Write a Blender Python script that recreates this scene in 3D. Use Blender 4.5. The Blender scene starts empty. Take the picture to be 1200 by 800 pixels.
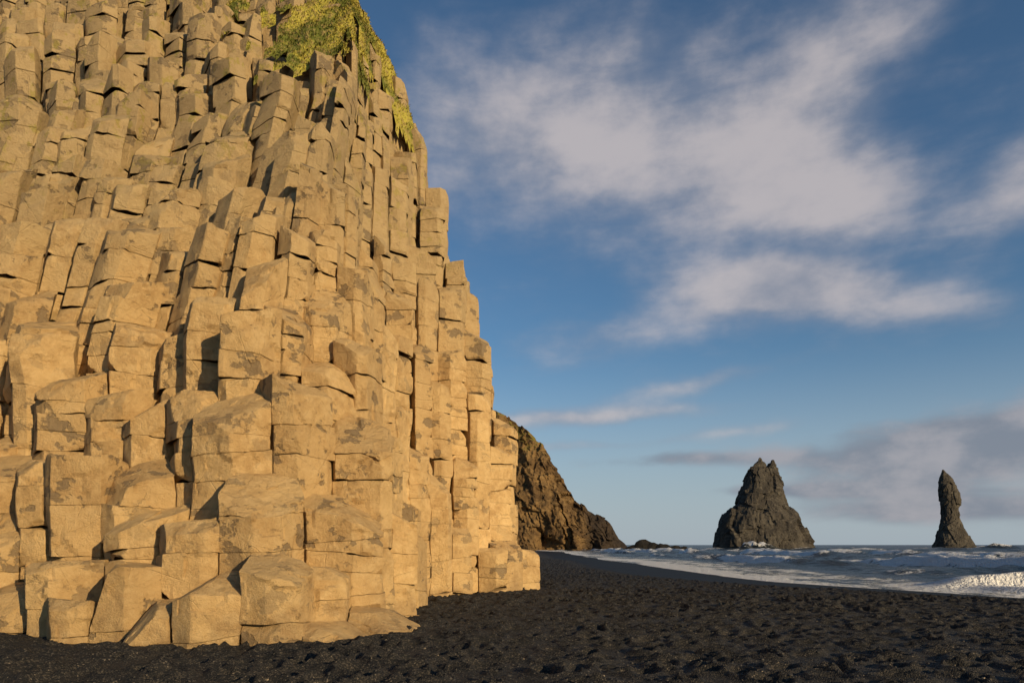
import bpy, math, random
import numpy as np
from mathutils import Vector
random.seed(7); np.random.seed(7)
scene=bpy.context.scene
COL=scene.collection

# ---------------------------------------------------------------- noise
def _h(ix,iy,iz,seed):
    n=(ix*374761393+iy*668265263+iz*1440662683+seed*974634777)&0xffffffff
    n=((n^(n>>13))*1274126177)&0xffffffff
    n=n^(n>>16)
    return (n&0xffff)/32767.5-1.0
def vnoise(x,y,z,seed=0):
    x=np.asarray(x,float);y=np.asarray(y,float);z=np.asarray(z,float)
    x,y,z=np.broadcast_arrays(x,y,z)
    ix=np.floor(x).astype(np.int64);iy=np.floor(y).astype(np.int64);iz=np.floor(z).astype(np.int64)
    fx=x-ix;fy=y-iy;fz=z-iz
    u=fx*fx*(3-2*fx);v=fy*fy*(3-2*fy);w=fz*fz*(3-2*fz)
    r=0
    for dx in(0,1):
        for dy in(0,1):
            for dz in(0,1):
                r=r+_h(ix+dx,iy+dy,iz+dz,seed)*(u if dx else 1-u)*(v if dy else 1-v)*(w if dz else 1-w)
    return r
def fbm(x,y,z,oct=4,seed=0,gain=0.5):
    r=0;a=1;f=1;s=0
    for o in range(oct):
        r=r+a*vnoise(x*f,y*f,z*f,seed+o*17);s+=a;a*=gain;f*=2.03
    return r/s*1.4
def facet(x,y,z,seed):
    """faceted noise: every random cell carries its own tilted plane"""
    ix=np.floor(x).astype(np.int64);iy=np.floor(y).astype(np.int64);iz=np.floor(z).astype(np.int64)
    bd=np.full(x.shape,1e9);bi=np.zeros(x.shape,np.int64);bx=bi.copy();by=bi.copy();bz=bi.copy();ox=np.zeros(x.shape);oy=ox.copy();oz=ox.copy()
    for i in(-1,0,1):
        for j in(-1,0,1):
            for k in(-1,0,1):
                a=ix+i;b=iy+j;c=iz+k
                dx=x-(a+0.5+0.4*_h(a,b,c,seed));dy=y-(b+0.5+0.4*_h(a,b,c,seed+1));dz=z-(c+0.5+0.4*_h(a,b,c,seed+2))
                d=dx*dx+dy*dy+dz*dz;m=d<bd
                bd=np.where(m,d,bd);bx=np.where(m,a,bx);by=np.where(m,b,by);bz=np.where(m,c,bz)
                ox=np.where(m,dx,ox);oy=np.where(m,dy,oy);oz=np.where(m,dz,oz)
    return 0.55*_h(bx,by,bz,seed+5)+0.8*(_h(bx,by,bz,seed+6)*ox+_h(bx,by,bz,seed+7)*oy+_h(bx,by,bz,seed+8)*oz)
def sstep(a,b,x):
    t=np.clip((x-a)/(b-a),0,1);return t*t*(3-2*t)

# ---------------------------------------------------------------- mesh helpers
def make_mesh(name,verts,faces=None,quads=None,tris=None,attrs=None,smooth=True,sharp=None):
    me=bpy.data.meshes.new(name)
    verts=np.asarray(verts,dtype=np.float32)
    nv=len(verts)
    q=np.zeros((0,4),np.int32) if quads is None or len(quads)==0 else np.asarray(quads,np.int32)
    t=np.zeros((0,3),np.int32) if tris is None or len(tris)==0 else np.asarray(tris,np.int32)
    me.vertices.add(nv);me.vertices.foreach_set("co",verts.ravel())
    loops=np.concatenate([q.ravel(),t.ravel()])
    me.loops.add(len(loops));me.loops.foreach_set("vertex_index",loops.astype(np.int32))
    npoly=len(q)+len(t)
    me.polygons.add(npoly)
    ls=np.concatenate([np.arange(len(q))*4,len(q)*4+np.arange(len(t))*3]).astype(np.int32)
    me.polygons.foreach_set("loop_start",ls)
    me.polygons.foreach_set("use_smooth",np.full(npoly,smooth,dtype=bool))
    me.update(calc_edges=True);me.validate()
    if attrs:
        for k,a in attrs.items():
            at=me.attributes.new(k,'FLOAT','POINT')
            at.data.foreach_set("value",np.asarray(a,dtype=np.float32))
    if sharp is not None:
        me.set_sharp_from_angle(angle=math.radians(sharp))
    return me
def add_obj(name,me,mat=None,parent=None,loc=None,**props):
    ob=bpy.data.objects.new(name,me)
    if mat is not None and me is not None: me.materials.append(mat)
    COL.objects.link(ob)
    if loc is not None: ob.location=loc
    if parent is not None: ob.parent=parent
    for k,v in props.items(): ob[k]=v
    return ob
def grid_quads(ny,nx):
    i=np.arange(ny*nx).reshape(ny,nx)
    return np.stack([i[:-1,:-1],i[:-1,1:],i[1:,1:],i[1:,:-1]],-1).reshape(-1,4)

# ---------------------------------------------------------------- node helpers
class NT:
    def __init__(s,tree): s.t=tree;s.n=tree.nodes;s.l=tree.links
    def new(s,typ,**kw):
        nd=s.n.new(typ)
        for k,v in kw.items(): setattr(nd,k,v)
        return nd
    def put(s,sock,v):
        if isinstance(v,bpy.types.NodeSocket): s.l.new(v,sock)
        elif v is not None:
            if hasattr(sock.default_value,'__len__') and not hasattr(v,'__len__'):
                sock.default_value=[v]*len(sock.default_value)
            elif hasattr(v,'__len__') and len(sock.default_value)==4 and len(v)==3: sock.default_value=(*v,1)
            else: sock.default_value=v
    def math(s,op,a,b=None,c=None,clamp=False):
        nd=s.new('ShaderNodeMath',operation=op);nd.use_clamp=clamp
        s.put(nd.inputs[0],a)
        if b is not None:s.put(nd.inputs[1],b)
        if c is not None:s.put(nd.inputs[2],c)
        return nd.outputs[0]
    def noise(s,vec,scale,detail=5,rough=0.55,dist=0.0):
        nd=s.new('ShaderNodeTexNoise');s.put(nd.inputs['Vector'],vec)
        nd.inputs['Scale'].default_value=scale;nd.inputs['Detail'].default_value=detail
        nd.inputs['Roughness'].default_value=rough;nd.inputs['Distortion'].default_value=dist
        return nd.outputs[0]
    def voro(s,vec,scale,feature='F1',out=0,rand=1.0):
        nd=s.new('ShaderNodeTexVoronoi',feature=feature);s.put(nd.inputs['Vector'],vec)
        nd.inputs['Scale'].default_value=scale
        nd.inputs['Randomness'].default_value=rand
        return nd.outputs[out]
    def ramp(s,v,a,b,c=0.0,d=1.0,smooth=True):
        nd=s.new('ShaderNodeMapRange');nd.interpolation_type='SMOOTHSTEP' if smooth else 'LINEAR'
        s.put(nd.inputs[0],v);nd.inputs[1].default_value=a;nd.inputs[2].default_value=b
        nd.inputs[3].default_value=c;nd.inputs[4].default_value=d
        return nd.outputs[0]
    def mix(s,f,a,b,mode='MIX'):
        nd=s.new('ShaderNodeMix',data_type='RGBA',blend_type=mode)
        s.put(nd.inputs[0],f);s.put(nd.inputs[6],a);s.put(nd.inputs[7],b)
        return nd.outputs[2]
    def scale(s,vec,v):
        nd=s.new('ShaderNodeVectorMath',operation='MULTIPLY');s.put(nd.inputs[0],vec);nd.inputs[1].default_value=v
        return nd.outputs[0]
    def attr(s,name):
        nd=s.new('ShaderNodeAttribute');nd.attribute_name=name;return nd.outputs['Fac']
    def bump(s,h,dist,strength=1.0,normal=None):
        nd=s.new('ShaderNodeBump');nd.inputs['Distance'].default_value=dist;nd.inputs['Strength'].default_value=strength
        s.put(nd.inputs['Height'],h)
        if normal is not None:s.l.new(normal,nd.inputs['Normal'])
        return nd.outputs[0]
def new_mat(name):
    m=bpy.data.materials.new(name);m.use_nodes=True
    nt=NT(m.node_tree);b=m.node_tree.nodes['Principled BSDF']
    return m,nt,b
def pos(nt): return nt.new('ShaderNodeNewGeometry').outputs['Position']

# ---------------------------------------------------------------- materials
def rock_mat():
    m,nt,b=new_mat("basalt_rock");P=pos(nt)
    sep=nt.new('ShaderNodeSeparateXYZ');nt.put(sep.inputs[0],P);Z=sep.outputs[2]
    rnd=nt.attr("rnd")
    n1=nt.noise(P,0.9,3,0.6);n2=nt.noise(P,4.0,7,0.72)
    c=nt.mix(nt.ramp(n1,0.35,0.65),(0.56,0.345,0.145),(0.74,0.485,0.215))
    c=nt.mix(nt.ramp(n2,0.42,0.66,0,0.8),c,(0.80,0.545,0.26))
    c=nt.mix(nt.math('MULTIPLY',rnd,0.55),c,(0.38,0.235,0.105))
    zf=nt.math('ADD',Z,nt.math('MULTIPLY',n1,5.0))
    c=nt.mix(nt.ramp(zf,8,15.0,0,0.6),c,(0.35,0.265,0.15))
    dk=nt.noise(nt.scale(P,(1,1,1.3)),1.6,7,0.6)
    dkm=nt.math('MULTIPLY',nt.ramp(dk,0.56,0.60),nt.ramp(rnd,0.25,0.6,0.2,1.0))
    c=nt.mix(nt.math('MULTIPLY',dkm,0.68),c,(0.165,0.122,0.080))
    c=nt.mix(nt.ramp(n2,0.28,0.42,0.6,0),c,(0.20,0.13,0.068))
    li=nt.noise(P,2.3,4,0.7)
    lm=nt.math('MULTIPLY',nt.ramp(li,0.56,0.64),nt.ramp(Z,9,15,0,0.6))
    c=nt.mix(lm,c,(0.32,0.26,0.05))
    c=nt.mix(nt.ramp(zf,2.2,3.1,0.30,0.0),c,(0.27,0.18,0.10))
    nt.put(b.inputs['Base Color'],c);b.inputs['Roughness'].default_value=0.92
    b.inputs['Specular IOR Level'].default_value=0.2
    ed=nt.voro(P,0.8,'DISTANCE_TO_EDGE')
    cm=nt.math('MULTIPLY',nt.ramp(ed,0.0,0.010,1,0),nt.ramp(n1,0.46,0.54))
    h=nt.noise(P,7,9,0.78)
    h=nt.math('SUBTRACT',h,nt.math('MULTIPLY',cm,0.14))
    h=nt.math('SUBTRACT',h,nt.math('MULTIPLY',dkm,0.24))
    nt.l.new(nt.bump(h,0.12,1.0),b.inputs['Normal'])
    return m
ROCK=rock_mat()

def dark_rock(name,ca,cb,cc,scale=0.12,green=None,bd=1.5):
    m,nt,b=new_mat(name);P=pos(nt)
    n1=nt.noise(P,scale,5,0.65);n2=nt.noise(P,scale*5,7,0.72)
    st=nt.noise(nt.scale(P,(1,1,2.5)),scale*1.6,5,0.65,0.8)
    c=nt.mix(nt.ramp(n1,0.38,0.62),ca,cb);c=nt.mix(nt.ramp(st,0.5,0.66,0,0.7),c,cc)
    c=nt.mix(nt.ramp(n2,0.5,0.75,0,0.5),c,tuple(x*0.45 for x in ca))
    if green:
        g=nt.new('ShaderNodeNewGeometry');sp=nt.new('ShaderNodeSeparateXYZ');nt.l.new(g.outputs['Normal'],sp.inputs[0])
        s2=nt.new('ShaderNodeSeparateXYZ');nt.put(s2.inputs[0],P)
        gm=nt.math('MULTIPLY',nt.ramp(nt.math('ADD',sp.outputs[2],nt.math('MULTIPLY',n2,0.5)),0.65,0.95),nt.ramp(s2.outputs[2],green[0],green[1]))
        c=nt.mix(gm,c,(0.20,0.17,0.03))
        c=nt.mix(nt.ramp(nt.math('ADD',s2.outputs[0],nt.math('MULTIPLY',n1,6)),31,40,0,0.85),c,(0.028,0.022,0.019))  # cave shadow at the headland's right end, painted into the rock colour
    nt.put(b.inputs['Base Color'],c);b.inputs['Roughness'].default_value=0.9;b.inputs['Specular IOR Level'].default_value=0.2
    nt.l.new(nt.bump(n2,bd*1.3,0.9),b.inputs['Normal'])
    return m
STACK=dark_rock("sea_stack_rock",(0.052,0.044,0.037),(0.088,0.074,0.058),(0.13,0.11,0.085),0.10)
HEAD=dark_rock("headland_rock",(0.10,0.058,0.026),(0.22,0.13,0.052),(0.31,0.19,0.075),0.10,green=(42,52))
LOWR=dark_rock("shore_rock_dark",(0.018,0.015,0.013),(0.03,0.025,0.02),(0.04,0.033,0.027),0.3)

def sand_mat():
    m,nt,b=new_mat("black_sand");P=pos(nt);wet=nt.attr("wet")
    n1=nt.noise(P,0.5,3)
    c=nt.mix(n1,(0.010,0.0092,0.0086),(0.018,0.016,0.0145))
    v=nt.new('ShaderNodeTexVoronoi');nt.put(v.inputs['Vector'],P);v.inputs['Scale'].default_value=55
    sepc=nt.new('ShaderNodeSeparateColor');nt.l.new(v.outputs['Color'],sepc.inputs[0])
    c=nt.mix(nt.ramp(sepc.outputs[0],0.55,0.95,0,0.7),c,(0.080,0.063,0.046))
    c=nt.mix(nt.ramp(sepc.outputs[1],0.975,0.99,0,0.7),c,(0.18,0.14,0.10))
    c=nt.mix(nt.math('MULTIPLY',wet,0.94),c,(0.006,0.006,0.0065))
    nt.put(b.inputs['Base Color'],c)
    nt.put(b.inputs['Roughness'],nt.ramp(wet,0,1,0.85,0.7));nt.put(b.inputs['Specular IOR Level'],nt.ramp(wet,0,1,0.3,0.15))
    dry=nt.math('SUBTRACT',1.0,nt.math('MULTIPLY',wet,0.93))
    h=nt.math('ADD',nt.math('MULTIPLY',v.outputs['Distance'],-0.8),nt.math('MULTIPLY',nt.noise(P,16,5,0.78),0.6))
    h=nt.math('MULTIPLY',h,dry)
    nt.l.new(nt.bump(h,0.018,1.0),b.inputs['Normal'])
    return m
SAND=sand_mat()

def sea_mat():
    m,nt,b=new_mat("sea_water");P=pos(nt);fo=nt.attr("foam")
    n1=nt.noise(P,0.9,7,0.74,0.5);n2=nt.noise(P,4.0,3,0.6)
    n3=nt.noise(nt.scale(P,(1,0.5,1)),0.22,3,0.6)
    f=nt.math('ADD',fo,nt.math('MULTIPLY',nt.math('SUBTRACT',n1,0.5),2.2))
    f=nt.math('ADD',f,nt.math('MULTIPLY',nt.math('SUBTRACT',n3,0.5),1.5))
    f=nt.ramp(f,0.52,0.68)
    water=nt.mix(n2,(0.011,0.016,0.018),(0.022,0.029,0.031))
    nt.put(b.inputs['Base Color'],nt.mix(f,water,(0.95,0.91,0.89)))
    nt.put(b.inputs['Roughness'],nt.ramp(f,0,1,0.28,0.9));b.inputs['IOR'].default_value=1.33
    h=nt.math('ADD',nt.noise(nt.scale(P,(1,0.6,1)),0.9,6,0.66),nt.math('MULTIPLY',f,nt.math('ADD',nt.math('MULTIPLY',n2,0.5),0.1)))
    nt.l.new(nt.bump(h,1.6,1.0),b.inputs['Normal'])
    return m
SEA=sea_mat()

def grass_mat():
    m,nt,b=new_mat("cliff_grass");P=pos(nt)
    n=nt.noise(P,0.8,4,0.6);n2=nt.noise(P,5,4,0.65)
    c=nt.mix(nt.ramp(n,0.42,0.56),(0.13,0.14,0.025),(0.42,0.35,0.06))
    c=nt.mix(nt.ramp(n2,0.48,0.62,0,0.75),c,(0.34,0.24,0.09))
    nt.put(b.inputs['Base Color'],c);b.inputs['Roughness'].default_value=0.85;b.inputs['Specular IOR Level'].default_value=0.15
    nt.l.new(nt.bump(n2,0.3,0.8),b.inputs['Normal'])
    return m
GRASS=grass_mat()

# ---------------------------------------------------------------- cliff layout
FRONT=np.array([(-60,17),(-20,13.6),(-14,12.8),(-9,11.8),(-6.5,10.7),(-3.7,10.0),(-2.9,10.9),(-1.95,12.5)])
RIGHT=np.array([(-1.95,12.5),(-2.4,16),(-2.7,20.0),(-1.5,21.6),(0.6,24.3),(0.1,27),(-0.7,32),(-4.6,40),(-12,56),(-20,90)])
def pdist(P,L):
    best=np.full(len(P),1e9)
    for a,b in zip(L[:-1],L[1:]):
        ab=b-a;t=np.clip(((P-a)@ab)/(ab@ab),0,1)
        best=np.minimum(best,np.hypot(*(P-(a+t[:,None]*ab)).T))
    return best
POLY=np.vstack([FRONT,RIGHT[1:],[(-60,90)]])
def inside(P):
    x,y=P[:,0],P[:,1];c=np.zeros(len(P),bool);n=len(POLY)
    for i in range(n):
        x1,y1=POLY[i];x2,y2=POLY[(i+1)%n]
        if y1==y2: continue
        m=((y1>y)!=(y2>y))&(x<(x2-x1)*(y-y1)/(y2-y1)+x1);c^=m
    return c
def Hs(P):
    P=np.atleast_2d(np.asarray(P,float))
    df=pdist(P,FRONT);dr=pdist(P,RIGHT)
    h1=np.interp(df,[0,0.6,1.2,2,3,4,5,6,8,10,13,18,25,60],[0.25,0.75,1.6,3.0,4.9,6.9,8.9,10.8,14.4,18.0,23,31,42,70])
    h2=np.interp(dr,[0,0.5,1.0,1.8,2.6,4.5,9,20,60],[1.0,3.2,6.6,9.6,12.0,18.9,26.3,36,60])
    return np.minimum(h1,h2)
pts=[];cellg={}
def ok(x,y,r):
    gx,gy=int(x//1.5),int(y//1.5)
    for i in(-1,0,1):
        for j in(-1,0,1):
            for q in cellg.get((gx+i,gy+j),()):
                if (q[0]-x)**2+(q[1]-y)**2<(min(r,q[2]))**2: return False
    return True
CX=np.column_stack([np.random.uniform(-23,4,90000),np.random.uniform(7.5,42,90000)])
CF=pdist(CX,FRONT);CR=pdist(CX,RIGHT)
for (x,y),df,dr_ in zip(CX,CF,CR):
    if y>32 and x<-16: continue
    r=0.94 if y<15 else (0.78 if y<19 else (0.64 if y<25 else 0.58))
    if x/y<-0.42 and y>15: r*=1.1
    if df<0.9 and y<12.3: r=0.78
    if dr_<1.2 and y>18: r=0.72
    if ok(x,y,r):
        pts.append((x,y));cellg.setdefault((int(x//1.5),int(y//1.5)),[]).append((x,y,r))
pts=np.array(pts)
def clip(poly,px,py,nx,ny):
    out=[];n=len(poly)
    for i in range(n):
        a=poly[i];b=poly[(i+1)%n]
        da=(a[0]-px)*nx+(a[1]-py)*ny;db=(b[0]-px)*nx+(b[1]-py)*ny
        if da<=0: out.append(a)
        if (da<0<db) or (db<0<da):
            t=da/(da-db);out.append((a[0]+(b[0]-a[0])*t,a[1]+(b[1]-a[1])*t))
    return out
def cell(i,P):
    d=np.hypot(P[:,0]-P[i,0],P[:,1]-P[i,1]);nb=np.argsort(d)[1:16]
    x,y=P[i];poly=[(x-1.4,y-1.4),(x+1.4,y-1.4),(x+1.4,y+1.4),(x-1.4,y+1.4)]
    for j in nb:
        if d[j]>2.8: break
        qx,qy=P[j];poly=clip(poly,(x+qx)/2,(y+qy)/2,(qx-x),(qy-y))
    return poly,[j for j in nb if d[j]<2.0]
# one relaxation pass evens the columns out towards regular hexagons
newp=pts.copy()
for i in range(len(pts)):
    pl,_=cell(i,pts)
    if len(pl)>2: newp[i]=0.45*pts[i]+0.55*np.mean(np.array(pl),0)
pts=newp
ins=inside(pts)
Hb=Hs(pts)
jit=np.random.uniform(-1,1,len(pts))
dF=pdist(pts,FRONT);dR=pdist(pts,RIGHT)
amp=np.where(Hb<1.2,0.25,np.where(Hb<2.5,0.45,0.6))*(0.6+0.4*sstep(2,6,dR))
H=Hb+jit*amp+(0.7*fbm(pts[:,0]*0.35,pts[:,1]*0.35,0*pts[:,0],3,5)*sstep(2,6,Hb))*sstep(2,6,dR)
turfz=sstep(15.5,18.5,Hb)*sstep(9,6,dR)
H=H-0.7*turfz
H=np.maximum(H,0.22)
H[~ins]=-0.4
e=0.3
gx=(Hs(pts+[e,0])-Hs(pts-[e,0]));gy=(Hs(pts+[0,e])-Hs(pts-[0,e]))
gl=np.hypot(gx,gy)+1e-6
out_dir=np.stack([-gx/gl,-gy/gl],1)

def round_ring(poly,rc,res):
    P=[np.array(p) for p in poly]
    Q=[]
    for i,p in enumerate(P):
        if np.hypot(*(P[(i+1)%len(P)]-p))>0.18: Q.append(p)
    if len(Q)<3: Q=P
    ring=[];n=len(Q)
    for i in range(n):
        a=Q[i-1];v=Q[i];b=Q[(i+1)%n]
        la=np.hypot(*(a-v));lb=np.hypot(*(b-v))
        ra=min(rc,la*0.3);rb=min(rc,lb*0.3)
        p1=v+(a-v)/la*ra;p2=v+(b-v)/lb*rb
        ring.append(p1);ring.append(p2)
        nb=Q[(i+1)%n]
        l=np.hypot(*(nb-v));e2=v+(nb-v)*(1-min(rc,l*0.3)/l)
        k=int(np.hypot(*(e2-p2))/res)
        for s in range(1,k): ring.append(p2+(e2-p2)*s/k)
    return np.array(ring)

def build_column(i):
    poly,nb=cell(i,pts)
    x,y=pts[i];top=H[i]
    low=min([H[j] for j in nb]+[top-1.2])-1.8
    low=max(low,-0.5)
    dist=math.hypot(x,y)
    res=0.048 if dist<15 else (0.07 if dist<19 else (0.105 if dist<26 else 0.15))
    poly=np.array(poly);c=poly.mean(0)
    base=round_ring(c+(poly-c)*random.uniform(0.992,1.0),random.uniform(0.008,0.022),res)-c
    M=len(base);od=out_dir[i]
    V=[];Q=[];T=[];R=[];off=0
    z1=top
    if top>9: tilt=random.choice([0.0,0.1,0.25,0.5,0.7])
    elif top>1.5: tilt=random.choice([0.05,0.2,0.35,0.55,0.8])
    else: tilt=random.uniform(0,0.3)
    if random.random()<0.12: tilt=-0.1
    tv=-od*tilt+np.random.uniform(-0.16,0.16,2)
    first=True
    jl=random.choice([0.5,0.65,0.85,1.15])
    crnd=random.random()
    while z1>low:
        L=random.uniform(0.5,1.25)*jl
        if first: L=max(L,0.6)
        z0=max(z1-L,low)
        if z0-low<0.35: z0=low
        bt=np.random.uniform(-0.12,0.12,2)
        if z0==low: bt=np.zeros(2)
        sc=random.uniform(0.975,1.005);ro=random.gauss(0,0.012);sh=np.random.normal(0,0.015,2)
        cr,sr=math.cos(ro),math.sin(ro)
        B=base*sc;B=np.stack([B[:,0]*cr-B[:,1]*sr,B[:,0]*sr+B[:,1]*cr],1)+sh
        nl=max(2,int((z1-z0)/res))
        ee=random.uniform(0.005,0.012)
        ts=[0.0,ee/(z1-z0)]+[k/nl for k in range(1,nl)]+[1-ee/(z1-z0),1.0]
        ss=[0.982,0.998]+[1.0]*(nl-1)+[0.998,0.985]
        order=np.argsort(ts);ts=np.array(ts)[order];ss=np.array(ss)[order]
        caps=[0.9,0.75,0.6,0.45,0.3,0.15] if res<0.06 else ([0.84,0.64,0.42,0.2] if res<0.1 else [0.7,0.35])
        dome=random.uniform(-0.015,0.015)
        rings=[]
        for t,s in zip(ts,ss):
            b2=B*s
            za=z0+0.003+b2@bt;zb=z1-0.003+b2@tv
            rings.append(np.column_stack([b2,za+(zb-za)*t]))
        for s in caps:
            b2=B*s;rings.append(np.column_stack([b2,z1-0.003+b2@tv+dome*(1-s*s)]))
        A=np.concatenate(rings)
        A=np.concatenate([A,np.array([[0,0,z1+dome]])])
        if first: npl=random.choice([2,3,4,5])
        else: npl=random.choice([1,1,2,3])
        for k in range(npl):
            an=random.uniform(0,2*math.pi)
            h=np.array([math.cos(an),math.sin(an)])
            if random.random()<0.65: h=od+0.8*h
            h/=np.hypot(*h)+1e-6
            up=random.uniform(0.2,2.0) if first else random.choice([random.uniform(0.3,1.2),-random.uniform(0.3,1.2),random.uniform(-.1,.1)])
            nrm=np.array([h[0],h[1],up]);nrm/=np.linalg.norm(nrm)
            d=A@nrm;mx=d.max()
            dep=random.uniform(0.03,0.24) if first else random.uniform(0.02,0.14)
            ex=np.maximum(d-(mx-dep),0)
            A=A-ex[:,None]*nrm
        nr=len(rings)
        idx=(np.arange(nr*M).reshape(nr,M))
        a=idx[:-1];b_=idx[1:]
        q=np.stack([a,np.roll(a,-1,1),np.roll(b_,-1,1),b_],-1).reshape(-1,4)
        lst=idx[-1];t=np.stack([lst,np.roll(lst,-1),np.full(M,nr*M)],-1)
        V.append(A);Q.append(q+off);T.append(t+off);off+=len(A)
        R.append(np.full(len(A),0.5*crnd+0.5*random.random()))
        if z0<=low+1e-4: break
        z1=z0;tv=bt;first=False
    V=np.concatenate(V);V[:,0]+=c[0];V[:,1]+=c[1]
    if top>6:
        sg=0.012 if dR[i]<4.5 else 0.038
        lx,ly=random.gauss(0.3*sg,sg),random.gauss(0,0.6*sg)
        zz=V[:,2]-max(low,0);V[:,0]+=lx*zz;V[:,1]+=ly*zz
    return V,np.concatenate(Q),np.concatenate(T),np.concatenate(R),low,top
def lean_of(V):
    return np.clip(V[:,2]-6.0,0,9)*0.24*sstep(-3.5,-8,V[:,0])*sstep(29,20,V[:,1])
def rough(V,fine):
    x,y,z=V.T
    D=np.stack([vnoise(x*1.2,y*1.2,z*1.2,s)*0.035+vnoise(x*4.3,y*4.3,z*4.3,s+3)*0.012+vnoise(x*11,y*11,z*11,s+6)*0.006 for s in(11,22,33)],1)
    if fine:
        f1=facet(x*2.1,y*2.1,z*2.1,301)*0.045
        D[:,0]+=f1*0.7;D[:,1]+=-f1;D[:,2]+=f1*0.4
    V=V+D
    V[:,0]+=lean_of(V)
    return V

cols={};score={}
for i in range(len(pts)):
    if not ins[i] or dF[i]>20: continue
    if pts[i,0]<-22 or pts[i,1]>41: continue
    px=600+800*pts[i,0]/pts[i,1];pyt=638-800*(H[i]-1.6)/pts[i,1]
    if px<-260 or pyt<-330: continue
    V,Q,T,R,low,top=build_column(i)
    cols[i]=(V,Q,T,R,low,top)
    vis=(top-low) if (px>-30 and pyt<800 and pyt>-40) else 0
    score[i]=vis*1.0/(pts[i,1]**2)
best=set(sorted(score,key=lambda k:-score[k])[:100])
CO=np.array([-5,14,0])
cliff=bpy.data.objects.new("basalt_cliff",None);COL.objects.link(cliff);cliff.location=tuple(CO)
cliff["label"]="tall golden basalt column cliff standing on black sand with grassy top";cliff["category"]="cliff"
allV=[];allQ=[];allT=[];allR=[];o=0
for i,(V,Q,T,R,low,top) in cols.items():
    V=rough(V,pts[i,1]<21)
    if i in best:
        org=np.array([pts[i,0],pts[i,1],max(low,0)])
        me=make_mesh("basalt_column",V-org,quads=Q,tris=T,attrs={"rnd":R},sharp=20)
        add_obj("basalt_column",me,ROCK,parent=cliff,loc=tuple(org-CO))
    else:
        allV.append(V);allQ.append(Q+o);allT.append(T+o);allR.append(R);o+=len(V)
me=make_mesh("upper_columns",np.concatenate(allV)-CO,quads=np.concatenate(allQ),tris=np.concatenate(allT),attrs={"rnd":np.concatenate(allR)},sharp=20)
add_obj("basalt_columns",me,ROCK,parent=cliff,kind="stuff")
print("columns",len(cols),"verts",o)
# solid rock body behind the columns
X,Y=np.meshgrid(np.arange(-60,2,0.5),np.arange(10,80,0.5));PP=np.stack([X.ravel(),Y.ravel()],1)
edge=np.minimum(pdist(PP,FRONT),pdist(PP,RIGHT));edge[~inside(PP)]=0
hz=np.where(edge>1.3,Hs(PP)-3.2-1.5*(edge<3),-1.0);hz=np.minimum(hz,33)
VB=np.column_stack([PP,hz]);VB[:,0]+=lean_of(VB)
me=make_mesh("rock_body",VB-CO,quads=grid_quads(*X.shape))
add_obj("rock_body",me,ROCK,parent=cliff)

# turf on the crest
X,Y=np.meshgrid(np.arange(-18,0,0.13),np.arange(18,42,0.13));PP=np.stack([X.ravel(),Y.ravel()],1)
hz=Hs(PP);dr=pdist(PP,RIGHT)
nzz=fbm(PP[:,0]*0.45,PP[:,1]*0.45,hz*0.15,4,77)
npt=fbm(PP[:,0]*0.8,PP[:,1]*0.8,hz*0.3,4,78)+0.3*vnoise(PP[:,0]*2.6,PP[:,1]*2.6,hz*0.8,79)
Zt=hz+0.1+0.25*nzz+0.3*vnoise(PP[:,0]*1.9,PP[:,1]*1.9,hz,5)+0.22*vnoise(PP[:,0]*5,PP[:,1]*5,hz,6)
thr=-0.55+0.7*sstep(5.5,9.0,dr)+0.6*sstep(18,16,hz)
mask=(inside(PP))&(hz>15.8)&(npt>thr)&(dr<10)
VT=np.column_stack([PP,Zt]);VT[:,0]+=lean_of(VT)
q=grid_quads(*X.shape);q=q[mask[q].all(1)]
us=np.unique(q);rm=-np.ones(len(VT),int);rm[us]=np.arange(len(us))
tv=VT[us];q=rm[q]
nb=42000
fi=np.random.randint(0,len(q),nb)
w=np.random.dirichlet((1,1,1,1),nb)
bp=(tv[q[fi]]*w[:,:,None]).sum(1)
ln=np.random.uniform(0.05,0.14,nb)
dirv=np.random.normal(0,0.4,(nb,3))+np.array([0.2,-0.3,0.7]);dirv/=np.linalg.norm(dirv,axis=1)[:,None]
side=np.cross(dirv,np.array([0.5,-0.85,0.1])+np.random.normal(0,0.35,(nb,3)));side/=np.linalg.norm(side,axis=1)[:,None]
wd=0.015
mid=bp+dirv*ln[:,None]*0.6;tip=mid+(dirv+np.array([0.2,-0.2,-0.8]))*ln[:,None]*0.5
BV=np.stack([bp-side*wd,bp+side*wd,mid+side*wd*0.7,mid-side*wd*0.7,tip],1).reshape(-1,3)
k=np.arange(nb)*5+len(tv)
BQ=np.stack([k,k+1,k+2,k+3],1);BT=np.stack([k+3,k+2,k+4],1)
me=make_mesh("turf",np.concatenate([tv,BV])-CO,quads=np.concatenate([q,BQ]),tris=BT)
add_obj("grass_turf",me,GRASS,parent=cliff,kind="stuff")

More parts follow.
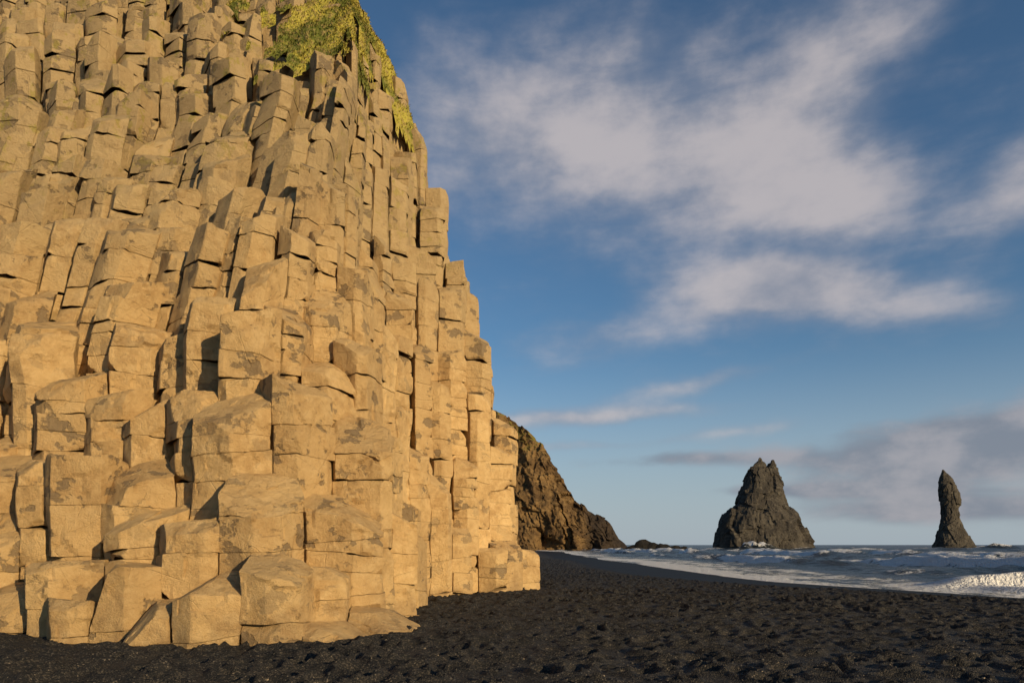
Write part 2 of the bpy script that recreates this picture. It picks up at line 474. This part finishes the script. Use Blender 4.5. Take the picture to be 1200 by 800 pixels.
# ---------------------------------------------------------------- shoreline
SY=[-3000,-100,0,15,22.7,30,38.4,45.7,64,100,160,230,270,290,310,3000]
SX=[45,45,38,31.5,28.5,23.5,19.2,17.1,16,15.3,15,17,12,0,-60,-3000]
SEAZ=-0.8
def shore(y): return np.interp(y,SY,SX)
def sinh_axis(c,near,far0,far1,n):
    a=np.arcsinh((far0-c)/near);b=np.arcsinh((far1-c)/near)
    return c+near*np.sinh(np.linspace(a,b,n))
def zone_axis(z0,z1,step,k0,k1,lo,hi):
    a=list(np.arange(z0,z1,step))
    x=z1;s=step
    while x<hi: a.append(x);s=s*(1+k1);x+=s
    a.append(hi)
    x=z0;s=step;l=[]
    while x>lo: s=s*(1+k0);x-=s;l.append(max(x,lo))
    return np.array(l[::-1]+a)
xs=zone_axis(-8,20,0.045,0.06,0.014,-3000,6000);ys=zone_axis(7.2,18,0.045,0.08,0.0072,-1500,9000)
print("beach",len(xs),len(ys))
X,Y=np.meshgrid(xs,ys)
s=shore(Y)-X
s=s+1.2*fbm(X*0.08,Y*0.08,0*X,3,3)
def pits(X,Y,cs,seed,dep,rad):
    ix=np.floor(X/cs).astype(np.int64);iy=np.floor(Y/cs).astype(np.int64);r=np.zeros_like(X)
    for i in(-1,0,1):
        for j in(-1,0,1):
            a=ix+i;b=iy+j;z=0*a
            jx=(_h(a,b,z,seed)*0.5+0.5);jy=(_h(a,b,z,seed+1)*0.5+0.5);rr=rad*(0.8+0.35*_h(a,b,z,seed+2));an=_h(a,b,z,seed+3)*3.14
            dx=X-(a+jx)*cs;dy=Y-(b+jy)*cs
            u=(dx*np.cos(an)+dy*np.sin(an));v=(-dx*np.sin(an)+dy*np.cos(an))*1.5
            d=np.sqrt(u*u+v*v)/rr
            r+=-dep*np.exp(-d**2*1.3)*(0.7+0.4*_h(a,b,z,seed+5))+dep*0.55*np.exp(-((d-1.5)/0.42)**2)
    return r
def sand_detail(x,y):
    big=0.75+0.35*sstep(-0.3,0.4,fbm(x*0.35,y*0.35,0*x,2,43))
    return big*(pits(x,y,0.50,101,0.11,0.185)+0.5*pits(x+.2,y+.1,0.35,201,0.05,0.12))+0.005*vnoise(x*8,y*8,0*x,4)+0.025*fbm(x*1.2,y*1.2,0*x,2,41)
def sand_base(x,y,s):
    return np.where(s>0,SEAZ+0.8*np.clip(s/20,0,1)**0.9,np.maximum(SEAZ+s*0.08,-7))+0.05*fbm(x*0.25,y*0.25,0*x,3,9)*sstep(3,12,s)
Z=sand_base(X,Y,s)
dryf=sstep(7,11,s)*sstep(160,60,Y)
near=(Y>3)&(Y<110)&(X>-15)&(X<60)
Z[near]+=sand_detail(X[near],Y[near])*dryf[near]
wet=sstep(9.5,7,s)
me=make_mesh("beach",np.stack([X,Y,Z],-1).reshape(-1,3),quads=grid_quads(*X.shape),attrs={"wet":wet.ravel()})
add_obj("beach",me,SAND,kind="structure",label="black volcanic sand beach trampled with footprints",category="beach")

# sea sheet
xs=sinh_axis(24,14,-4000,9000,850);ys=sinh_axis(40,14,-600,14000,950)
X,Y=np.meshgrid(xs,ys)
o=X-shore(np.minimum(Y,270))
oo=o+4*fbm(X*0.03,Y*0.03,0*X,3,50)+1.3*fbm(X*0.15,Y*0.15,0*X,3,51)
R=np.hypot(X,Y)
fade=sstep(900,200,R)
Z=np.full_like(X,SEAZ);foam=np.zeros_like(X)
def ridge(c,wd,amp,seed,fs):
    global Z,foam
    al=sstep(-0.3,0.5,fbm(X*0.02,Y*0.035,0*X+seed,3,seed))
    d=(oo-c)
    sh=np.where(d<0,np.exp(-(d/(wd*0.45))**2),np.exp(-(d/wd)**2))
    Z+=amp*al*sh*fade
    foam+=fs*al*np.where(d<0,np.exp(-(d/(wd*0.9))**2),np.exp(-(d/(wd*0.30))**2))*fade
ridge(8,1.8,0.6,60,1.0)
ridge(17,2.5,1.15,61,1.25)
ridge(29,3.5,1.2,62,1.15)
ridge(46,4.5,1.2,63,1.1)
ridge(70,6,1.2,64,0.95)
ridge(105,8,1.2,65,0.85)
ridge(150,9,1.2,66,0.7)
ridge(215,10,1.2,67,0.65)
A=sstep(3,25,oo)
Z+=A*fade*(0.55*fbm(X*0.16,Y*0.10,0*X,4,70)+0.16*vnoise(X*0.9,Y*0.7,0*X,71))
Z+=0.03*vnoise(X*0.6,Y*0.6,0*X,72)*sstep(0,4,oo)
foam+=0.60*sstep(16,5,oo)*sstep(-6,0,o)
foam+=0.75*np.exp(-((oo-0.8)/1.6)**2)
foam+=0.17*sstep(110,20,oo)
foam+=0.42*sstep(0.42,0.75,fbm(X*0.012,Y*0.03,0*X,3,81))
foam-=0.14
bx=X-30;by=Y-37.5-0.04*bx-0.7*vnoise(X*0.25,0*X,0*X,90)
br=sstep(-8.5,-1.5,bx)*sstep(16,8,bx)
Z+=0.95*br*np.where(by<0,np.exp(-(by/0.5)**2),np.exp(-(by/2.8)**2))*(1+0.12*vnoise(X*0.9,Y*0.9,0*X,91))
foam+=1.1*br*np.where(by<0.1,np.exp(-((by)/1.2)**2),np.exp(-((by-0.1)/0.5)**2))
for cx,cy,rx,ry in((145,394,33,22),(291,447,17,14),(312,446,13,9),(58,290,26,11)):
    foam+=0.85*np.exp(-(((X-cx)/rx)**2+((Y-cy)/ry)**2)**2)
for cx,cy,rx,hh_ in((134,375,9,4.2),(312,439,10,4.6)):
    Z+=hh_*np.exp(-(((X-cx)/rx)**2+((Y-cy)/5)**2))*(1+0.7*vnoise(X*0.4,Y*0.4,0*X,93))
    foam+=0.8*np.exp(-(((X-cx)/rx)**2+((Y-cy)/6)**2))
Z=np.maximum(Z,SEAZ-0.5)
me=make_mesh("sea",np.stack([X,Y,Z],-1).reshape(-1,3),quads=grid_quads(*X.shape),attrs={"foam":foam.ravel()})
add_obj("sea",me,SEA,kind="structure",label="grey green sea with white breaking surf",category="sea")

# ---------------------------------------------------------------- lofted rocks
def loft(levels,cy,depth,nz,nr,seed,amp,freq,cap=True):
    lv=np.array(levels,float);lv=lv[np.argsort(lv[:,0])]
    zs=np.linspace(lv[0,0],lv[-1,0],nz)
    xl=np.interp(zs,lv[:,0],lv[:,1]);xr=np.interp(zs,lv[:,0],lv[:,2])
    th=np.linspace(0,2*np.pi,nr,endpoint=False)
    rings=[]
    for z,a,b in zip(zs,xl,xr):
        c=(a+b)/2;r=(b-a)/2
        cs,sn=np.cos(th),np.sin(th)
        k=1/(np.abs(cs)**2.6+np.abs(sn)**2.6)**(1/2.6)
        rings.append(np.column_stack([c+r*cs*k,cy+r*depth*sn*k,np.full(nr,z)]))
    V=np.concatenate(rings);c=np.array([[(xl[-1]+xr[-1])/2,cy,zs[-1]+ (zs[-1]-zs[-2])]])
    V=np.concatenate([V,c])
    x,y,z=V.T
    W=np.repeat(np.append((xr-xl)/2,0),np.append(np.full(nz,nr),1).astype(int))
    W=np.minimum(1,W/(0.35*(xr-xl).max()/2)+0.15)
    cxs=np.interp(z,zs,(xl+xr)/2)
    rad=np.column_stack([x-cxs,(y-cy)]);rad/=np.hypot(*rad.T)[:,None]+1e-6
    f=freq
    d=amp*W*(0.45*facet(x*f,y*f,z*f*0.45,seed)+0.26*facet(x*f*2.3,y*f*2.3,z*f*1.2,seed+20)+0.10*facet(x*f*5,y*f*5,z*f*3,seed+40)+0.06*fbm(x*f*4,y*f*4,z*f*3,4,seed+9))
    V[:,0]+=rad[:,0]*d;V[:,1]+=rad[:,1]*d
    V[:,2]+=0.25*amp*W*facet(x*f*2.5,y*f*2.5,z*f,seed+4)*sstep(0,5,z)
    i=np.arange(nz*nr).reshape(nz,nr);a=i[:-1];b=i[1:]
    q=np.stack([a,np.roll(a,-1,1),np.roll(b,-1,1),b],-1).reshape(-1,4)
    l=i[-1];t=np.stack([l,np.roll(l,-1),np.full(nr,nz*nr)],-1)
    return V,q,t
def pxl(rows,Yd,base):
    m=Yd/800.0
    return [(SEAZ+(base-py)*m,(a-600)*m,(b-600)*m) for py,a,b in rows]
def join(parts):
    V=[];Q=[];T=[];o=0
    for v,q,t in parts:
        V.append(v);Q.append(q+o);T.append(t+o);o+=len(v)
    return np.concatenate(V),np.concatenate(Q),np.concatenate(T)
s1=pxl([(656,839,951),(643,841,946),(630,843,940),(614,846,933),(604,849,928),(597,857,921),(588,865,918),(575,870,916),(562,874,914),(554,877,912),(549,881,910)],400,644)
sa=pxl([(562,875,898),(552,879,897),(545,884,895),(541,888,893),(538,889,891)],400,644)
sb=pxl([(562,895,915),(552,898,912),(545,902,910),(540,905,908)],400,644)
V,Q,T=join([loft(s1,400,0.75,150,220,5,5,0.08),loft(sa,399,0.8,30,40,6,2.0,0.3),loft(sb,401,0.8,30,40,7,2.0,0.3)])
org=np.array([145,400,SEAZ])
add_obj("sea_stack",make_mesh("sea_stack",V-org,quads=Q,tris=T,sharp=22),STACK,loc=tuple(org),label="broad dark rock stack with twin jagged peaks in the sea",category="sea stack")
s2=pxl([(652,1094,1145),(643,1096,1142),(636,1098,1137),(628,1100,1132),(619,1103,1127),(608,1105,1124),(596,1105,1123),(584,1103,1123),(574,1101,1121),(566,1101,1117),(559,1102,1113),(555,1103,1109),(551,1104,1106)],450,643)
V,Q,T=loft(s2,450,0.8,150,150,47,2.3,0.16)
org=np.array([291,450,SEAZ])
add_obj("sea_stack",make_mesh("sea_stack",V-org,quads=Q,tris=T,sharp=22),STACK,loc=tuple(org),label="slender dark finger shaped rock stack rising from the sea",category="sea stack")

# headland
m=300/800.0
hp=np.array([(300,420),(420,430),(520,440),(560,455),(597,475),(612,484),(625,497),(640,514),(648,532),(660,552),(668,573),(682,587),(690,592),(694,598),(706,602),(714,608),(722,618),(729,632),(736,638),(744,650)],float)
hx=(hp[:,0]-600)*m;hzv=(646-hp[:,1])*m
nu,nv=340,220
u=np.linspace(hx[0]*0.55,hx[-1],nu);v=np.linspace(0,2,nv)
U,Vv=np.meshgrid(u,v)
hh=np.interp(U,hx,hzv)
front=Vv<=1
vz=np.where(front,Vv,2-Vv)
Zh=SEAZ-1+(hh+1)*vz**0.9
Yh=np.where(front,298+10*vz+0.35*hh*vz,298+10+0.35*hh+(Vv-1)*45)
rid=1-2*np.abs(fbm(U*0.07,Zh*0.02,Yh*0.02,4,31))
amp=np.clip(hh/18,0.15,1)
F=lambda f,fz,s: facet(U*f+Zh*f*0.35,Zh*fz,0*U+s*1.3,s)
Yh=Yh-amp*(6*(rid-0.4)+4.2*F(0.08,0.045,32)+1.8*F(0.2,0.12,33)+0.6*F(0.6,0.8,34)+0.4*vnoise(U*0.9,Zh*0.9,0*U,34))
Xh=U+amp*(1.0*fbm(U*0.15,Zh*0.15,Yh*0.1,4,33)+0.6*F(0.3,0.3,35))
Zh=Zh+amp*(1.0*fbm(U*0.25,Yh*0.05,0*U,4,35)+0.9*F(0.22,0.1,36))*vz
me=make_mesh("headland",np.stack([Xh,Yh,Zh],-1).reshape(-1,3),quads=grid_quads(nv,nu),sharp=22)
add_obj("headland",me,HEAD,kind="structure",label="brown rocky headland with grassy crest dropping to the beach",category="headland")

def boulder(r,seed,fl=0.6):
    n1,n2=26,36
    th=np.linspace(0.02,math.pi-0.02,n1);ph=np.linspace(0,2*math.pi,n2,endpoint=False)
    TH,PH=np.meshgrid(th,ph,indexing='ij')
    V=np.stack([np.sin(TH)*np.cos(PH),np.sin(TH)*np.sin(PH),np.cos(TH)*fl],-1).reshape(-1,3)
    rg=np.random.RandomState(seed)
    for k in range(14):
        n=rg.normal(size=3);n/=np.linalg.norm(n);d=V@n;mx=d.max();dep=rg.uniform(0.08,0.3)
        V=V-np.maximum(d-(mx-dep),0)[:,None]*n
    V=V*(1+0.12*fbm(V[:,0]*2+seed,V[:,1]*2,V[:,2]*2,4,seed))[:,None]*r
    i=np.arange(n1*n2).reshape(n1,n2);a=i[:-1];b=i[1:]
    q=np.stack([a,b,np.roll(b,-1,1),np.roll(a,-1,1)],-1).reshape(-1,4)
    return V,q
for k,(px,r,fl) in enumerate(((739,3.6,0.9),(748,4.0,1.25),(758,3.0,1.1),(769,3.2,1.0),(779,2.8,0.9),(789,2.2,0.8))):
    V,q=boulder(r,300+k,fl)
    add_obj("shore_rock",make_mesh("shore_rock",V*np.array([1.3,1,1]),quads=q,sharp=30),LOWR,loc=((px-600)*m,290-k*1.5,SEAZ),
            label="low dark rock awash in surf below the headland",category="rock",group="rocks below the headland")

# ---------------------------------------------------------------- pebbles on the sand
def pebble_mat():
    mm,nt,b=new_mat("pebble");r=nt.attr("rnd")
    c=nt.mix(nt.ramp(r,0.0,0.9),(0.016,0.0145,0.0135),(0.05,0.041,0.033));c=nt.mix(nt.ramp(r,0.99,0.995),c,(0.28,0.21,0.14))
    nt.put(b.inputs['Base Color'],c);b.inputs['Roughness'].default_value=0.8
    return mm
PEB=pebble_mat()
t=(1+5**0.5)/2
ico=np.array([(-1,t,0),(1,t,0),(-1,-t,0),(1,-t,0),(0,-1,t),(0,1,t),(0,-1,-t),(0,1,-t),(t,0,-1),(t,0,1),(-t,0,-1),(-t,0,1)],float);ico/=np.linalg.norm(ico[0])
ift=np.array([(0,11,5),(0,5,1),(0,1,7),(0,7,10),(0,10,11),(1,5,9),(5,11,4),(11,10,2),(10,7,6),(7,1,8),(3,9,4),(3,4,2),(3,2,6),(3,6,8),(3,8,9),(4,9,5),(2,4,11),(6,2,10),(8,6,7),(9,8,1)])
n=20000
yy=7+np.random.rand(n)**1.6*16;xx=-0.7*yy+np.random.rand(n)*(yy*1.6)
rr=np.random.uniform(0.006,0.014,n)*(1+1.0*(np.random.rand(n)<0.03))
Pp=np.stack([xx,yy],1);keep=(~inside(Pp))
xx,yy,rr=xx[keep],yy[keep],rr[keep];n=len(xx)
ss=shore(yy)-xx+1.2*fbm(xx*0.08,yy*0.08,0*xx,3,3)
zz=sand_base(xx,yy,ss)+sand_detail(xx,yy)*sstep(7,11,ss)
sc=np.random.uniform(0.6,1.4,(n,1,3))*np.array([1,1,0.7])
V=(ico[None]*(1+0.2*np.random.normal(size=(n,12,1)))*sc*rr[:,None,None]+np.stack([xx,yy,zz],1)[:,None,:]).reshape(-1,3)
T=(ift[None]+(np.arange(n)*12)[:,None,None]).reshape(-1,3)
me=make_mesh("pebbles",V,tris=T,attrs={"rnd":np.repeat(np.random.rand(n),12)})
add_obj("pebbles",me,PEB,kind="stuff",label="scattered dark pebbles lying on the black sand",category="pebbles")

# ---------------------------------------------------------------- light, sky
SUN_EL=14;SUN_AZ=138   # azimuth clockwise from +Y
sd=Vector((math.sin(math.radians(SUN_AZ))*math.cos(math.radians(SUN_EL)),math.cos(math.radians(SUN_AZ))*math.cos(math.radians(SUN_EL)),math.sin(math.radians(SUN_EL))))
L=bpy.data.lights.new("sun",'SUN');L.energy=5.0;L.angle=math.radians(0.5);L.color=(1.0,0.79,0.47)
lo=bpy.data.objects.new("sun",L);COL.objects.link(lo);lo.rotation_euler=sd.to_track_quat('Z','Y').to_euler()

w=bpy.data.worlds.new("World");scene.world=w;w.use_nodes=True
try: w.cycles.sampling_method='NONE'
except Exception as ex: print(ex)
nt=NT(w.node_tree);bg=w.node_tree.nodes['Background']
sky=nt.new('ShaderNodeTexSky',sky_type='NISHITA');sky.sun_disc=False
sky.sun_elevation=math.radians(SUN_EL);sky.sun_rotation=math.radians(SUN_AZ);sky.air_density=1.0;sky.dust_density=0.6;sky.ozone_density=2.0
tc=nt.new('ShaderNodeTexCoord');D=tc.outputs['Generated']
sp=nt.new('ShaderNodeSeparateXYZ');nt.l.new(D,sp.inputs[0])
az=nt.math('MULTIPLY',nt.math('ARCTAN2',sp.outputs[0],sp.outputs[1]),57.2958)
el=nt.math('MULTIPLY',nt.math('ARCSINE',sp.outputs[2]),57.2958)
cb=nt.new('ShaderNodeCombineXYZ');nt.l.new(az,cb.inputs[0]);nt.l.new(nt.math('MULTIPLY',el,1.7),cb.inputs[1])
wn=nt.new('ShaderNodeTexNoise');nt.l.new(cb.outputs[0],wn.inputs['Vector']);wn.inputs['Scale'].default_value=0.09;wn.inputs['Detail'].default_value=4;wn.inputs['Roughness'].default_value=0.5
wsep=nt.new('ShaderNodeSeparateColor');nt.l.new(wn.outputs['Color'],wsep.inputs[0])
azw=nt.math('ADD',az,nt.math('MULTIPLY',nt.math('SUBTRACT',wsep.outputs[0],0.5),9.0))
elw=nt.math('ADD',el,nt.math('MULTIPLY',nt.math('SUBTRACT',wsep.outputs[1],0.5),nt.ramp(el,2,25,1.2,5.0)))
def blob(a,e,sa,se,rot,k):
    dx=nt.math('SUBTRACT',azw,a);dy=nt.math('SUBTRACT',elw,e)
    c,s=math.cos(math.radians(rot)),math.sin(math.radians(rot))
    u=nt.math('ADD',nt.math('MULTIPLY',dx,c/sa),nt.math('MULTIPLY',dy,s/sa))
    v=nt.math('ADD',nt.math('MULTIPLY',dx,-s/se),nt.math('MULTIPLY',dy,c/se))
    r=nt.math('ADD',nt.math('MULTIPLY',u,u),nt.math('MULTIPLY',v,v))
    return nt.math('MULTIPLY',nt.math('EXPONENT',nt.math('MULTIPLY',r,-0.7)),k)
def total(lst):
    t=None
    for b_ in lst:
        x=blob(*b_);t=x if t is None else nt.math('ADD',t,x)
    return t
white=total([(13,29.5,13.5,6.2,-6,0.95),(-3,30.5,10,4.5,0,0.6),(27,33.5,7,3.4,40,0.6),(23,25.5,5,2.8,-25,0.72),
             (26.5,17.3,9.5,1.7,-12,0.95),(21,20,4.5,1.5,-5,0.85),(38,22.8,4.5,2.4,12,0.9),(8,16.8,8,1.9,8,0.55),(6,10.6,8,0.65,2,1.0),(14,12.8,7,0.7,10,0.65),(3,8.2,7,0.45,0,0.6),(18,9.0,6,0.5,5,0.5)])
grey=total([(34,6.6,10,2.3,4,1.45),(14,6.8,7,0.6,0,0.8),(33,2.6,9,0.9,0,1.0),(22,4.2,6,0.45,0,0.75)])
f1=nt.noise(cb.outputs[0],0.11,7,0.56,0.0)
f2=nt.noise(nt.scale(cb.outputs[0],(0.5,1.3,1)),0.30,5,0.55,0.6)
fm=nt.math('ADD',nt.math('SUBTRACT',f1,0.5),nt.math('MULTIPLY',nt.math('SUBTRACT',f2,0.5),0.35))
d1=nt.ramp(nt.math('ADD',white,nt.math('MULTIPLY',fm,1.05)),0.06,1.25)
d2=nt.ramp(nt.math('ADD',grey,nt.math('MULTIPLY',fm,1.4)),0.22,1.0)
skyc=nt.mix(1.0,sky.outputs[0],(0.56,0.74,0.86),'MULTIPLY')
skyc=nt.mix(nt.ramp(el,0,17,0.85,0.0),skyc,(3.2,3.7,4.2))
cwh=nt.mix(nt.ramp(nt.math('ADD',f1,nt.math('MULTIPLY',d1,0.25)),0.45,0.85),(2.3,2.45,2.95),(4.6,4.2,4.2))
c=nt.mix(nt.math('MULTIPLY',d1,0.82),skyc,cwh)
cgr=nt.mix(nt.ramp(f1,0.42,0.62),(1.7,1.9,2.35),(3.0,2.9,3.15))
c=nt.mix(nt.math('MULTIPLY',d2,0.85),c,cgr)
nt.l.new(c,bg.inputs[0]);bg.inputs[1].default_value=0.12

# ---------------------------------------------------------------- camera
cam=bpy.data.cameras.new("camera");co=bpy.data.objects.new("camera",cam);COL.objects.link(co)
cam.sensor_width=36;cam.lens=24;cam.shift_y=238/1200;cam.clip_end=30000;cam.clip_start=0.1
co.location=(0,0,1.6);co.rotation_euler=(math.radians(90),0,0)
scene.camera=co
scene.view_settings.view_transform='Standard';scene.view_settings.look='None';scene.view_settings.exposure=0
